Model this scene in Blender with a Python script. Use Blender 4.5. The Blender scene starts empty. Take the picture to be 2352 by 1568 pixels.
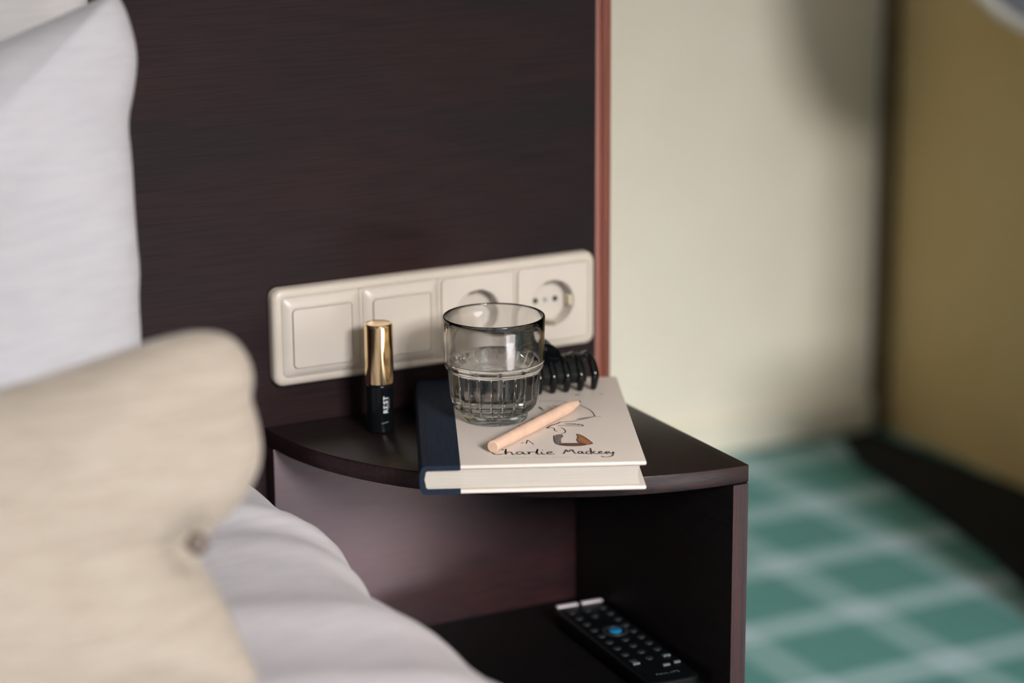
import bpy, bmesh, math, random
from mathutils import Vector, Matrix, noise
random.seed(7)
S = bpy.context.scene
COL = S.collection
PI = math.pi

# ------------------------------------------------------------------ camera, light, exposure
cam_d = bpy.data.cameras.new('camera')
cam = bpy.data.objects.new('camera', cam_d)
COL.objects.link(cam)
S.camera = cam
cam_d.sensor_fit = 'HORIZONTAL'
cam_d.sensor_width = 36.0
cam_d.lens = 84.95
cam_d.clip_start = 0.05
cam_d.dof.use_dof = True
cam_d.dof.focus_distance = 1.865
cam_d.dof.aperture_fstop = 2.3
_r = Vector((0.88940976, -0.45705713, -0.00700363))
_u = Vector((0.12451059, 0.22749217, 0.96578695))
_w = Vector((0.43982654, 0.85985236, -0.25924221))
M = Matrix.Identity(4)
for i in range(3):
    M[i][0], M[i][1], M[i][2] = _r[i], _u[i], -_w[i]
M.translation = Vector((-0.68510731, -1.77144756, 1.07714376))
cam.matrix_world = M

W = bpy.data.worlds.new('world')
S.world = W
W.use_nodes = True
W.node_tree.nodes['Background'].inputs[0].default_value = (0.80, 0.88, 1.0, 1)
W.node_tree.nodes['Background'].inputs[1].default_value = 0.7


def area(name, loc, target, sx, sy, power, color):
    l = bpy.data.lights.new(name, 'AREA')
    l.shape = 'RECTANGLE'
    l.size, l.size_y, l.energy, l.color = sx, sy, power, color
    o = bpy.data.objects.new(name, l)
    COL.objects.link(o)
    o.location = loc
    o.rotation_euler = (Vector(target) - Vector(loc)).to_track_quat('-Z', 'Y').to_euler()
    return o


# bright band of sky above the houses opposite, coming in through the garden door
area('sky_daylight', (-0.45, -12.5, 6.15), (-0.45, 0.0, 6.15), 3.2, 3.1, 2900.0, (1.0, 0.985, 0.97))
# added spot with no known source, aimed down at the bounce sheet for highlights
sl = bpy.data.lights.new('bounce_spot', 'SPOT')
sl.energy, sl.color, sl.spot_size, sl.spot_blend, sl.shadow_soft_size = 6500.0, (1.0, 0.97, 0.96), math.radians(19), 0.25, 0.03
so = bpy.data.objects.new('bounce_spot', sl)
COL.objects.link(so)
so.location = (0.52, -2.1, 2.66)
S.view_settings.view_transform = 'Standard'
S.view_settings.look = 'None'
S.view_settings.gamma = 1.0
S.view_settings.use_curve_mapping = False
S.view_settings.exposure = -0.06


# ------------------------------------------------------------------ helpers
def lin(r, g, b):
    f = lambda c: (c / 255 / 12.92) if c <= 10.3 else ((c / 255 + 0.055) / 1.055) ** 2.4
    return (f(r), f(g), f(b), 1)


class NT:
    def __init__(self, name):
        self.m = bpy.data.materials.new(name)
        self.m.use_nodes = True
        self.t = self.m.node_tree
        self.b = self.t.nodes['Principled BSDF']

    def n(self, typ, **kw):
        o = self.t.nodes.new(typ)
        for k, v in kw.items():
            setattr(o, k, v)
        return o

    def l(self, a, b):
        self.t.links.new(a, b)

    def coords(self, scale, rot=(0, 0, 0)):
        c = self.n('ShaderNodeTexCoord')
        mp = self.n('ShaderNodeMapping')
        mp.inputs['Scale'].default_value = scale
        mp.inputs['Rotation'].default_value = rot
        self.l(c.outputs['Object'], mp.inputs['Vector'])
        return mp.outputs['Vector']

    def noise(self, vec, scale=1.0, detail=4.0, rough=0.6):
        o = self.n('ShaderNodeTexNoise')
        o.inputs['Scale'].default_value = scale
        o.inputs['Detail'].default_value = detail
        o.inputs['Roughness'].default_value = rough
        self.l(vec, o.inputs['Vector'])
        return o.outputs['Fac']

    def ramp(self, fac, stops):
        o = self.n('ShaderNodeValToRGB')
        e = o.color_ramp.elements
        while len(e) < len(stops):
            e.new(0.5)
        for el, (p, c) in zip(e, stops):
            el.position = p
            el.color = c
        self.l(fac, o.inputs['Fac'])
        return o.outputs['Color']

    def bump(self, h, strength, dist):
        o = self.n('ShaderNodeBump')
        o.inputs['Strength'].default_value = strength
        o.inputs['Distance'].default_value = dist
        self.l(h, o.inputs['Height'])
        self.l(o.outputs['Normal'], self.b.inputs['Normal'])


def plain(name, col, rough=0.5, metal=0.0, spec=0.5, var=0.06, vs=60, bump=0.0):
    k = NT(name)
    v = k.coords((vs, vs, vs))
    f = k.noise(v)
    lo = tuple(c * (1 - var) for c in col[:3]) + (1,)
    hi = tuple(min(1, c * (1 + var)) for c in col[:3]) + (1,)
    k.l(k.ramp(f, [(0.3, lo), (0.7, hi)]), k.b.inputs['Base Color'])
    k.b.inputs['Roughness'].default_value = rough
    k.b.inputs['Metallic'].default_value = metal
    k.b.inputs['Specular IOR Level'].default_value = spec
    if bump:
        k.bump(f, bump, 0.0005)
    return k.m


def wood(name, dark, red, grain, rough=0.42, spec=0.5, fine=(14, 500, 500), broad=(2.2, 9, 9)):
    """Laminate: grain = axis of the long fibres (0 x, 1 y, 2 z)."""
    k = NT(name)

    def order(s):
        v = [s[1], s[1], s[2]]
        v[grain] = s[0]
        return tuple(v)
    b = k.noise(k.coords(order(broad)), 1, 3, 0.55)
    f = k.noise(k.coords(order(fine)), 1, 3, 0.6)
    c1 = k.ramp(b, [(0.36, dark), (0.66, red)])
    mx = k.n('ShaderNodeMix', data_type='RGBA', blend_type='MULTIPLY')
    mx.inputs['Factor'].default_value = 0.75
    k.l(c1, mx.inputs['A'])
    k.l(k.ramp(f, [(0.3, (0.55, 0.55, 0.58, 1)), (0.6, (1.15, 1.12, 1.12, 1))]), mx.inputs['B'])
    k.l(mx.outputs['Result'], k.b.inputs['Base Color'])
    k.b.inputs['Roughness'].default_value = rough
    k.b.inputs['Specular IOR Level'].default_value = spec
    k.bump(f, 0.25, 0.0004)
    return k.m


def weave(name, c0, c1, axis, freq, rough=0.85, bump=0.3, sheen=0.1):
    k = NT(name)
    s = [30, 30, 30]
    s[axis] = freq
    f = k.noise(k.coords(tuple(s)), 1, 3, 0.55)
    k.l(k.ramp(f, [(0.35, c0), (0.65, c1)]), k.b.inputs['Base Color'])
    k.b.inputs['Roughness'].default_value = rough
    k.b.inputs['Specular IOR Level'].default_value = 0.2
    k.b.inputs['Sheen Weight'].default_value = sheen
    k.bump(f, bump, 0.0008)
    return k.m


def plaid(name):
    k = NT(name)
    c = k.n('ShaderNodeTexCoord')
    sp = k.n('ShaderNodeSeparateXYZ')
    k.l(c.outputs['Object'], sp.inputs[0])

    def m(op, a, b=None, c_=None):
        o = k.n('ShaderNodeMath', operation=op)
        for i, v in enumerate((a, b, c_)):
            if v is None:
                continue
            if isinstance(v, (int, float)):
                o.inputs[i].default_value = v
            else:
                k.l(v, o.inputs[i])
        return o.outputs[0]

    def band(sock, phase, per, width):
        d = m('PINGPONG', m('SUBTRACT', sock, phase), per / 2)
        return m('SMOOTH_MIN', 1.0, m('MULTIPLY', m('LESS_THAN', d, width / 2), 1.0), 0.001)
    per = 0.179
    bx = band(sp.outputs[0], 0.940, per, 0.056)
    by = band(sp.outputs[1], 0.301, per, 0.056)
    t = m('ADD', m('MULTIPLY', bx, 0.40), m('MULTIPLY', by, 0.60))
    col = k.ramp(t, [(0.0, (0.105, 0.285, 0.265, 1)), (0.5, (0.265, 0.445, 0.44, 1)), (1.0, (0.42, 0.58, 0.62, 1))])
    nz = k.noise(k.coords((700, 700, 700)), 1, 2, 0.6)
    mx = k.n('ShaderNodeMix', data_type='RGBA', blend_type='MULTIPLY')
    mx.inputs['Factor'].default_value = 0.5
    k.l(col, mx.inputs['A'])
    k.l(k.ramp(nz, [(0.3, (0.6, 0.6, 0.6, 1)), (0.7, (1.2, 1.2, 1.2, 1))]), mx.inputs['B'])
    k.l(mx.outputs['Result'], k.b.inputs['Base Color'])
    k.b.inputs['Roughness'].default_value = 0.9
    k.b.inputs['Specular IOR Level'].default_value = 0.25
    k.bump(nz, 0.5, 0.002)
    return k.m


def glass_mat(name, ior, col, rough=0.0):
    k = NT(name)
    b = k.b
    b.inputs['Base Color'].default_value = col
    b.inputs['Transmission Weight'].default_value = 1.0
    b.inputs['Roughness'].default_value = rough
    b.inputs['IOR'].default_value = ior
    return k.m


def wallpaper(name, c0, c1):
    k = NT(name)
    f = k.noise(k.coords((3, 3, 3)), 1, 3, 0.6)
    g = k.noise(k.coords((220, 220, 30)), 1, 2, 0.6)
    k.l(k.ramp(f, [(0.35, c0), (0.65, c1)]), k.b.inputs['Base Color'])
    k.b.inputs['Roughness'].default_value = 0.8
    k.b.inputs['Specular IOR Level'].default_value = 0.25
    k.bump(g, 0.2, 0.001)
    return k.m


def link(name, me, mat, parent=None, smooth=False, angle=None):
    o = bpy.data.objects.new(name, me)
    COL.objects.link(o)
    for m in (mat if isinstance(mat, (list, tuple)) else [mat]):
        me.materials.append(m)
    if smooth:
        me.polygons.foreach_set('use_smooth', [True] * len(me.polygons))
        if angle is not None:
            me.set_sharp_from_angle(angle=math.radians(angle))
    if parent is not None:
        o.parent = parent
    return o


def mesh(name, verts, faces, mat, parent=None, smooth=False, angle=None, fix=True):
    me = bpy.data.meshes.new(name)
    me.from_pydata([tuple(v) for v in verts], [], faces)
    if fix:
        bm = bmesh.new()
        bm.from_mesh(me)
        bmesh.ops.recalc_face_normals(bm, faces=bm.faces)
        bm.to_mesh(me)
        bm.free()
    return link(name, me, mat, parent, smooth, angle)


def boxes(name, items, mat, parent=None, bevel=0.0, seg=2):
    """items: list of (x0,x1,y0,y1,z0,z1); ONE mesh."""
    bm = bmesh.new()
    for x0, x1, y0, y1, z0, z1 in items:
        r = bmesh.ops.create_cube(bm, size=1)
        for v in r['verts']:
            v.co = Vector((x0 if v.co.x < 0 else x1, y0 if v.co.y < 0 else y1, z0 if v.co.z < 0 else z1))
    if bevel:
        bmesh.ops.bevel(bm, geom=bm.edges[:], offset=bevel, segments=seg, affect='EDGES', profile=0.5)
    me = bpy.data.meshes.new(name)
    bm.to_mesh(me)
    bm.free()
    return link(name, me, mat, parent, bool(bevel), 35 if bevel else None)


def prism(name, pts, z0, z1, mat, parent=None, bevel=0.0, seg=2, smooth=True, angle=35, side_mat=None):
    """pts: outline in xy, extruded z0..z1."""
    bm = bmesh.new()
    lo = [bm.verts.new((x, y, z0)) for x, y in pts]
    hi = [bm.verts.new((x, y, z1)) for x, y in pts]
    n = len(pts)
    fb = bm.faces.new(lo[::-1])
    ft = bm.faces.new(hi)
    sides = [bm.faces.new((lo[i], lo[(i + 1) % n], hi[(i + 1) % n], hi[i])) for i in range(n)]
    if side_mat is not None:
        for f in sides:
            f.material_index = 1
    bmesh.ops.recalc_face_normals(bm, faces=bm.faces)
    if bevel:
        es = list(set(list(fb.edges) + list(ft.edges)))
        bmesh.ops.bevel(bm, geom=es, offset=bevel, segments=seg, affect='EDGES', profile=0.5)
    me = bpy.data.meshes.new(name)
    bm.to_mesh(me)
    bm.free()
    return link(name, me, [mat] if side_mat is None else [mat, side_mat], parent, smooth, angle)


def lathe_data(profile, n, func=None):
    """profile list of (r,z); r==0 ends become poles."""
    verts, faces, rows = [], [], []
    for r, z in profile:
        if r < 1e-7:
            rows.append([len(verts)])
            verts.append((0, 0, z))
        else:
            row = []
            for i in range(n):
                a = 2 * PI * i / n
                rr = r + (func(a, r, z) if func else 0)
                row.append(len(verts))
                verts.append((rr * math.cos(a), rr * math.sin(a), z))
            rows.append(row)
    for A, B in zip(rows, rows[1:]):
        if len(A) == 1 and len(B) == 1:
            continue
        for i in range(n):
            j = (i + 1) % n
            if len(A) == 1:
                faces.append((A[0], B[j], B[i]))
            elif len(B) == 1:
                faces.append((A[i], A[j], B[0]))
            else:
                faces.append((A[i], A[j], B[j], B[i]))
    return verts, faces


def lathe(name, profile, n, mat, parent=None, angle=40, func=None):
    v, f = lathe_data(profile, n, func)
    return mesh(name, v, f, mat, parent, True, angle)


def tube(name, path, radii, mat, parent=None, n=12, flat=(1, 1), up=None, cap=True):
    """swept tube; radii per point; flat = scale along (side, up)."""
    P = [Vector(p) for p in path]
    verts, faces = [], []
    for i, p in enumerate(P):
        t = (P[min(i + 1, len(P) - 1)] - P[max(i - 1, 0)]).normalized()
        a = Vector(up) if up else (Vector((0, 0, 1)) if abs(t.z) < 0.9 else Vector((1, 0, 0)))
        s = t.cross(a).normalized()
        q = s.cross(t).normalized()
        r = radii[i] if isinstance(radii, (list, tuple)) else radii
        for k in range(n):
            c = 2 * PI * k / n
            verts.append(p + s * (math.cos(c) * r * flat[0]) + q * (math.sin(c) * r * flat[1]))
    for i in range(len(P) - 1):
        for k in range(n):
            j = (k + 1) % n
            faces.append((i * n + k, i * n + j, (i + 1) * n + j, (i + 1) * n + k))
    if cap:
        faces.append(tuple(range(n))[::-1])
        faces.append(tuple((len(P) - 1) * n + k for k in range(n)))
    return mesh(name, verts, faces, mat, parent, True, 50)


def ribbons(strokes, to3d, mat, name, parent):
    """flat ink: strokes = list of (points2d, width or widths); to3d maps (u,v)."""
    verts, faces = [], []
    for pts, wd in strokes:
        n = len(pts)
        base = len(verts)
        for i, p in enumerate(pts):
            a, b = pts[max(i - 1, 0)], pts[min(i + 1, n - 1)]
            dx, dy = b[0] - a[0], b[1] - a[1]
            L = math.hypot(dx, dy) or 1e-9
            w = (wd[i] if isinstance(wd, (list, tuple)) else wd) / 2
            nx, ny = -dy / L * w, dx / L * w
            verts.append(to3d(p[0] + nx, p[1] + ny))
            verts.append(to3d(p[0] - nx, p[1] - ny))
        for i in range(n - 1):
            k = base + 2 * i
            faces.append((k, k + 1, k + 3, k + 2))
    return mesh(name, verts, faces, mat, parent, fix=False)


def smooth_pts(pts, it=2, closed=False):
    for _ in range(it):
        out = []
        n = len(pts)
        for i in range(n if closed else n - 1):
            p, q = pts[i], pts[(i + 1) % n]
            out.append((p[0] * .75 + q[0] * .25, p[1] * .75 + q[1] * .25))
            out.append((p[0] * .25 + q[0] * .75, p[1] * .25 + q[1] * .75))
        if not closed:
            out = [pts[0]] + out + [pts[-1]]
        pts = out
    return pts


def inflated(name, outline, thick, O, U, V, N, mat, parent=None, rings=26, power=2.6, wob=0.004, seed=0.0, centre=None, pucker=None):
    """A stuffed cushion: outline (u,v) in its own plane, thickness from rim to middle."""
    pts = smooth_pts(outline, 2, True)
    n = len(pts)
    cu, cv = centre
    O, U, V, N = Vector(O), Vector(U), Vector(V), Vector(N)
    verts, faces = [], []

    def ring(side):
        idx = []
        for k in range(rings):
            s = 1 - (k / rings) ** 1.35
            row = []
            h = thick * max(0.0, 1 - s ** power) ** 0.5
            for i, (u, v) in enumerate(pts):
                uu, vv = cu + (u - cu) * s, cv + (v - cv) * s
                q = O + U * uu + V * vv
                nz = noise.noise(Vector((uu * 9 + seed, vv * 9, side * 3.1))) + 0.5 * noise.noise(Vector((uu * 21, vv * 21 + seed, side * 1.7)))
                hh = h + wob * nz * min(1, (1 - s) * 5)
                if pucker:
                    for pu, pv, pr, pd in pucker:
                        d2 = ((uu - pu) ** 2 + (vv - pv) ** 2) / pr ** 2
                        hh -= pd * math.exp(-d2) * min(1, (1 - s) * 8)
                row.append(len(verts))
                verts.append(q + N * (side * hh))
            idx.append(row)
        c = len(verts)
        verts.append(O + U * cu + V * cv + N * (side * thick))
        for A, B in zip(idx, idx[1:]):
            for i in range(n):
                j = (i + 1) % n
                faces.append((A[i], A[j], B[j], B[i]))
        for i in range(n):
            faces.append((idx[-1][i], idx[-1][(i + 1) % n], c))
        return idx[0]
    ring(1)
    ring(-1)
    me = bpy.data.meshes.new(name)
    me.from_pydata([tuple(v) for v in verts], [], faces)
    bm = bmesh.new()
    bm.from_mesh(me)
    bmesh.ops.remove_doubles(bm, verts=bm.verts, dist=1e-5)
    bmesh.ops.recalc_face_normals(bm, faces=bm.faces)
    bm.to_mesh(me)
    bm.free()
    o = link(name, me, mat, parent, True)
    return o, [O + U * u + V * v for u, v in pts]


def rsq(w, h, r, K=9, E=5):
    """rounded rectangle, the same point count for any size, so loops bridge."""
    out = []
    cs = [(w / 2 - r, h / 2 - r, 0), (-w / 2 + r, h / 2 - r, 90), (-w / 2 + r, -h / 2 + r, 180), (w / 2 - r, -h / 2 + r, 270)]
    for q in range(4):
        cx_, cy_, a0 = cs[q]
        for i in range(K + 1):
            a = math.radians(a0 + 90 * i / K)
            out.append((cx_ + r * math.cos(a), cy_ + r * math.sin(a)))
        nx, ny, a1 = cs[(q + 1) % 4]
        a = math.radians(a1)
        b = (nx + r * math.cos(a), ny + r * math.sin(a))
        for i in range(1, E + 1):
            t = i / (E + 1)
            out.append((out[-1 if i == 1 else -i][0] * 0 + (cx_ + r * math.cos(a)) * (1 - t) + b[0] * t, (cy_ + r * math.sin(a)) * (1 - t) + b[1] * t))
    return out


REF = rsq(.0676, .0662, .012)


def circ(r, N=None):
    if N:
        return [(r * math.cos(2 * PI * (i + 0.5) / N), r * math.sin(2 * PI * (i + 0.5) / N)) for i in range(N)]
    return [(r * x / math.hypot(x, y), r * y / math.hypot(x, y)) for x, y in REF]


def loops_mesh(name, loops, mat, parent, cap0=False, cap1=False, angle=30):
    """loops of (pts2d, y) stacked on the xz plane."""
    verts, faces = [], []
    n = len(loops[0][0])
    for pts, y in loops:
        verts += [(x, y, z) for x, z in pts]
    for k in range(len(loops) - 1):
        for i in range(n):
            j = (i + 1) % n
            faces.append((k * n + i, k * n + j, (k + 1) * n + j, (k + 1) * n + i))
    if cap0:
        faces.append(tuple(range(n))[::-1])
    if cap1:
        faces.append(tuple((len(loops) - 1) * n + i for i in range(n)))
    return mesh(name, verts, faces, mat, parent, True, angle)


def thing(name, loc, label, cat, group=None, rotz=0.0):
    o = bpy.data.objects.new(name, None)
    COL.objects.link(o)
    o.location = loc
    o.rotation_euler = (0, 0, rotz)
    o.empty_display_size = 0.05
    tag(o, label, cat, group)
    return o


def tag(o, label, cat, group=None):
    o['label'] = label
    o['category'] = cat
    if group:
        o['group'] = group


def struct(o):
    o['kind'] = 'structure'
    return o


# ------------------------------------------------------------------ materials
M_panel = wood('dark_mahogany_panel', (0.0105, 0.0092, 0.0108, 1), (0.0240, 0.0105, 0.0112, 1), 0, rough=0.42, spec=0.10, broad=(1.6, 7, 7))
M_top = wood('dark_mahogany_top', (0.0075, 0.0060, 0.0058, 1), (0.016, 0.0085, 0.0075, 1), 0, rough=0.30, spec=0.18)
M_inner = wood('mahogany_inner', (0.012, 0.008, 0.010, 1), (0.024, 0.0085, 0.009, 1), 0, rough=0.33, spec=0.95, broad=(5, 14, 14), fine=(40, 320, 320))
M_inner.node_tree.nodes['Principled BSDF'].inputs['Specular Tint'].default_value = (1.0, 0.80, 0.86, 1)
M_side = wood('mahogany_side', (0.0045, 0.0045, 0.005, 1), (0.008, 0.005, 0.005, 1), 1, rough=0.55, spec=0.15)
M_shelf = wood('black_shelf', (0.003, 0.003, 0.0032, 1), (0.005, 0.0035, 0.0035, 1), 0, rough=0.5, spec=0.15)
M_edge_h = wood('edge_band_horizontal', (0.006, 0.0055, 0.0065, 1), (0.030, 0.008, 0.010, 1), 0, rough=0.36, spec=0.38, broad=(3, 420, 420), fine=(120, 900, 900))
M_edge_v = wood('edge_band_vertical', (0.013, 0.012, 0.015, 1), (0.052, 0.013, 0.017, 1), 2, rough=0.40, spec=0.6, broad=(3, 420, 420), fine=(120, 900, 900))
M_trim = wood('red_mahogany_trim', (0.150, 0.050, 0.036, 1), (0.24, 0.085, 0.06, 1), 2, rough=0.35, spec=0.5, broad=(1.2, 160, 160), fine=(8, 500, 500))
M_ivory = plain('ivory_plastic', (0.485, 0.43, 0.37), 0.38, var=0.015, vs=20)
M_ivory2 = plain('ivory_plastic_insert', (0.50, 0.45, 0.40), 0.36, var=0.015, vs=20)
M_recess = plain('ivory_plastic_recess', (0.66, 0.58, 0.42), 0.45, var=0.02)
M_dark = plain('dark_hole', (0.012, 0.022, 0.016), 0.6)
M_clipmetal = plain('contact_metal', (0.30, 0.27, 0.17), 0.35, 0.9)
M_screw = plain('screw_grey', (0.36, 0.36, 0.40), 0.4, 0.8)
M_white = weave('white_cotton', (0.41, 0.405, 0.44, 1), (0.445, 0.44, 0.475, 1), 2, 260, bump=0.1)
M_white2 = weave('white_cotton_warm', (0.44, 0.43, 0.445, 1), (0.475, 0.465, 0.475, 1), 2, 260, bump=0.1)
M_duvet = weave('duvet_cotton', (0.49, 0.465, 0.50, 1), (0.54, 0.515, 0.545, 1), 1, 160, bump=0.12)
M_beige = weave('beige_weave', (0.335, 0.285, 0.235, 1), (0.395, 0.345, 0.295, 1), 2, 330, bump=0.35, sheen=0.2)
M_gold = plain('polished_gold', (1.0, 0.74, 0.44), 0.10, 1.0, var=0.02)
M_blackgl = plain('black_lacquer', (0.004, 0.005, 0.006), 0.14, spec=0.22, var=0.1)
M_print = plain('white_print', (0.75, 0.76, 0.78), 0.5)
M_printg = plain('grey_print', (0.30, 0.31, 0.33), 0.5)
M_navy = weave('navy_bookcloth', (0.006, 0.012, 0.026, 1), (0.011, 0.020, 0.038, 1), 0, 900, rough=0.75, bump=0.35, sheen=0.0)
M_cover = plain('cream_cover_paper', (0.68, 0.605, 0.55), 0.42, var=0.015, vs=15)
M_page = None
M_ink = plain('ink_black', (0.022, 0.020, 0.024), 0.5)
M_inkgreen = plain('ink_green', (0.05, 0.085, 0.06), 0.5)
M_greyprint = plain('cover_grey_print', (0.47, 0.41, 0.375), 0.5)
M_ochre = plain('ochre_wash', (0.32, 0.13, 0.045), 0.5, var=0.5, vs=90)
M_umber = plain('umber_wash', (0.16, 0.055, 0.045), 0.5, var=0.4, vs=120)
M_greywash = plain('grey_wash', (0.16, 0.14, 0.13), 0.5, var=0.5, vs=200)
M_pencil = plain('natural_pencil_wood', (0.70, 0.475, 0.36), 0.6, spec=0.2, var=0.07, vs=120)
M_lead = plain('graphite', (0.03, 0.03, 0.033), 0.4)
M_clip = plain('black_acetate', (0.003, 0.004, 0.0045), 0.09, spec=0.38, var=0.1)
M_remote = plain('remote_black', (0.0025, 0.0035, 0.004), 0.45, spec=0.12)
M_btn = plain('remote_button', (0.016, 0.019, 0.022), 0.5, spec=0.25)
M_btnpale = plain('remote_button_pale', (0.62, 0.55, 0.58), 0.4)
M_btnblue = plain('remote_button_blue', (0.01, 0.16, 0.34), 0.35)
M_btnmark = plain('remote_mark', (0.14, 0.155, 0.165), 0.5)
M_wall = wallpaper('straw_wallpaper', (0.81, 0.75, 0.61, 1), (0.86, 0.80, 0.68, 1))
M_wallr = wallpaper('ochre_wallpaper', (0.68, 0.49, 0.235, 1), (0.75, 0.56, 0.29, 1))
M_plaster = plain('white_plaster', (0.82, 0.80, 0.77), 0.9, var=0.03, vs=8, bump=0.1)
M_bounce = weave('white_bounce_cloth', (0.70, 0.68, 0.70, 1), (0.80, 0.78, 0.80, 1), 0, 60, bump=0.5)
M_floorshade = weave('charcoal_floor_shade', (0.006, 0.008, 0.0075, 1), (0.010, 0.012, 0.011, 1), 0, 300, rough=0.95, bump=0.5, sheen=0.0)
M_tuckshade = plain('brown_tuck_shade', (0.15, 0.12, 0.10), 0.8)
M_carpet = plaid('plaid_carpet')
M_cornershade = weave('brown_corner_shade', (0.16, 0.11, 0.055, 1), (0.20, 0.14, 0.075, 1), 0, 120)
M_frame = plain('window_frame_white', (0.75, 0.75, 0.74), 0.4, var=0.02)
M_shade = plain('grey_enamel', (0.16, 0.17, 0.20), 0.35, var=0.03)
M_rim = plain('pale_rim', (0.55, 0.53, 0.46), 0.4, var=0.03)
M_darkwood = wood('dark_wood_furniture', (0.02, 0.013, 0.012, 1), (0.045, 0.02, 0.018, 1), 2, rough=0.5)
M_glass = glass_mat('smoky_glass', 1.5, (0.935, 0.935, 0.925, 1))
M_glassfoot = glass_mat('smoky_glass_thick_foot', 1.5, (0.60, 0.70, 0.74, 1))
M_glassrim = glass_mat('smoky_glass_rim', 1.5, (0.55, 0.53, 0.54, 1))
M_watertop = glass_mat('water_surface', 1.33, (1, 1, 1, 1))
M_waterwet = glass_mat('water_against_glass', 1.33 / 1.5, (0.985, 0.99, 0.985, 1))

# ------------------------------------------------------------------ room
struct(boxes('floor', [(-2.6, 1.55, -3.65, 1.25, -0.06, 0.0)], M_carpet))
struct(boxes('ceiling', [(-2.6, 1.55, -3.65, 1.25, 2.7, 2.76)], M_plaster))
struct(boxes('wall_back', [(-2.6, 1.55, 1.10, 1.25, 0, 2.7)], M_wall))
struct(boxes('wall_right', [(1.41, 1.55, -3.5, 1.10, 0, 2.7)], M_wallr))
struct(boxes('wall_left', [(-2.6, -2.45, -3.5, 1.10, 0, 2.7)], M_wall))
WX0, WX1, WZ = -1.15, 1.0, 2.45
struct(boxes('wall_front', [(-2.6, WX0, -3.65, -3.5, 0, 2.7), (WX1, 1.55, -3.65, -3.5, 0, 2.7), (WX0, WX1, -3.65, -3.5, WZ, 2.7)], M_wall))
struct(boxes('wall_middle', [(-2.45, 0.296, 0.024, 0.16, 0, 2.7)], M_wall))
fr = struct(boxes('window_1', [(WX0, WX0 + .05, -3.62, -3.55, 0, WZ), (WX1 - .05, WX1, -3.62, -3.55, 0, WZ), (WX0 + .05, WX1 - .05, -3.62, -3.55, WZ - .05, WZ), (WX0 + .05, WX1 - .05, -3.62, -3.55, 0, .05)], M_frame))
struct(boxes('baseboard_back', [(0.30, 1.398, 1.088, 1.0998, 0.0005, 0.05)], M_wall))

# ------------------------------------------------------------------ headboard
HB = thing('headboard', (0, 0, 0), 'tall dark mahogany wall panel behind the bed and bedside unit', 'headboard')
PX0, PX1, PZ1 = -2.0, 0.302, 1.35
# panel with two socket holes bored into it
bm = bmesh.new()
r = bmesh.ops.create_cube(bm, size=1)
for v in r['verts']:
    v.co = Vector((PX0 if v.co.x < 0 else PX1, 0.0 if v.co.y < 0 else 0.022, 0.0 if v.co.z < 0 else PZ1))
me = bpy.data.meshes.new('panel')
bm.to_mesh(me)
bm.free()
panel = link('panel', me, M_panel, HB)
PLX, PLZ = 0.1482, 0.5751
cuts = []
for cxs in (0.1837, 0.2547):
    bm = bmesh.new()
    bmesh.ops.create_cone(bm, cap_ends=True, segments=48, radius1=0.0225, radius2=0.0225, depth=0.032,
                          matrix=Matrix.Translation((cxs, 0, PLZ)) @ Matrix.Rotation(PI / 2, 4, 'X'))
    cm = bpy.data.meshes.new('cut')
    bm.to_mesh(cm)
    bm.free()
    co = bpy.data.objects.new('cut', cm)
    COL.objects.link(co)
    md = panel.modifiers.new('cut', 'BOOLEAN')
    md.operation, md.object, md.solver = 'DIFFERENCE', co, 'EXACT'
    cuts.append(co)
bpy.context.view_layer.update()
nm = bpy.data.meshes.new_from_object(panel.evaluated_get(bpy.context.evaluated_depsgraph_get()))
panel.modifiers.clear()
panel.data = nm
for co in cuts:
    bpy.data.objects.remove(co)
# rounded edge trim with two grooves
prof = [(0.302, 0.0175), (0.302, -0.0005), (0.3030, -0.0022), (0.3060, -0.0032), (0.3090, -0.0024), (0.3098, -0.0012), (0.3106, -0.0026),
        (0.3130, -0.0042), (0.3160, -0.0036), (0.3186, -0.0012), (0.3195, 0.002), (0.3195, 0.0175)]
prof = [(a, b + .0042) for a, b in prof]
prism('edge_trim', prof, 0.0, PZ1, M_trim, HB, angle=25)

# ------------------------------------------------------------------ socket and switch plate
SP = thing('switch_socket_plate', (PLX, 0, PLZ), 'cream four-gang wall plate with two rocker switches and two round sockets above the bedside unit', 'wall plate')
PWd, PHt = 0.2964, 0.0815
loops_mesh('cover_frame', [(rsq(PWd, PHt, 0.0085), 0.0), (rsq(PWd, PHt, 0.0085), -0.006), (rsq(PWd - .0016, PHt - .0016, 0.0085), -0.0085),
                           (rsq(PWd - .005, PHt - .005, 0.0075), -0.0100), (rsq(PWd - .012, PHt - .012, 0.006), -0.0106),
                           (rsq(PWd - .0135, PHt - .0135, 0.0055), -0.0104), (rsq(PWd - .0137, PHt - .0137, 0.0055), -0.0092)], M_ivory, SP, angle=40)
bars = []
for k in range(3):
    xc = (k - 1) * 0.071
    bars = []
    bars.append((xc - 0.0011, xc + 0.0011, -0.0104, -0.002, -PHt / 2 + 0.007, PHt / 2 - 0.007))
    boxes('divider', bars, M_ivory, SP, bevel=0.0005)
I = 0.0676
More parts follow.
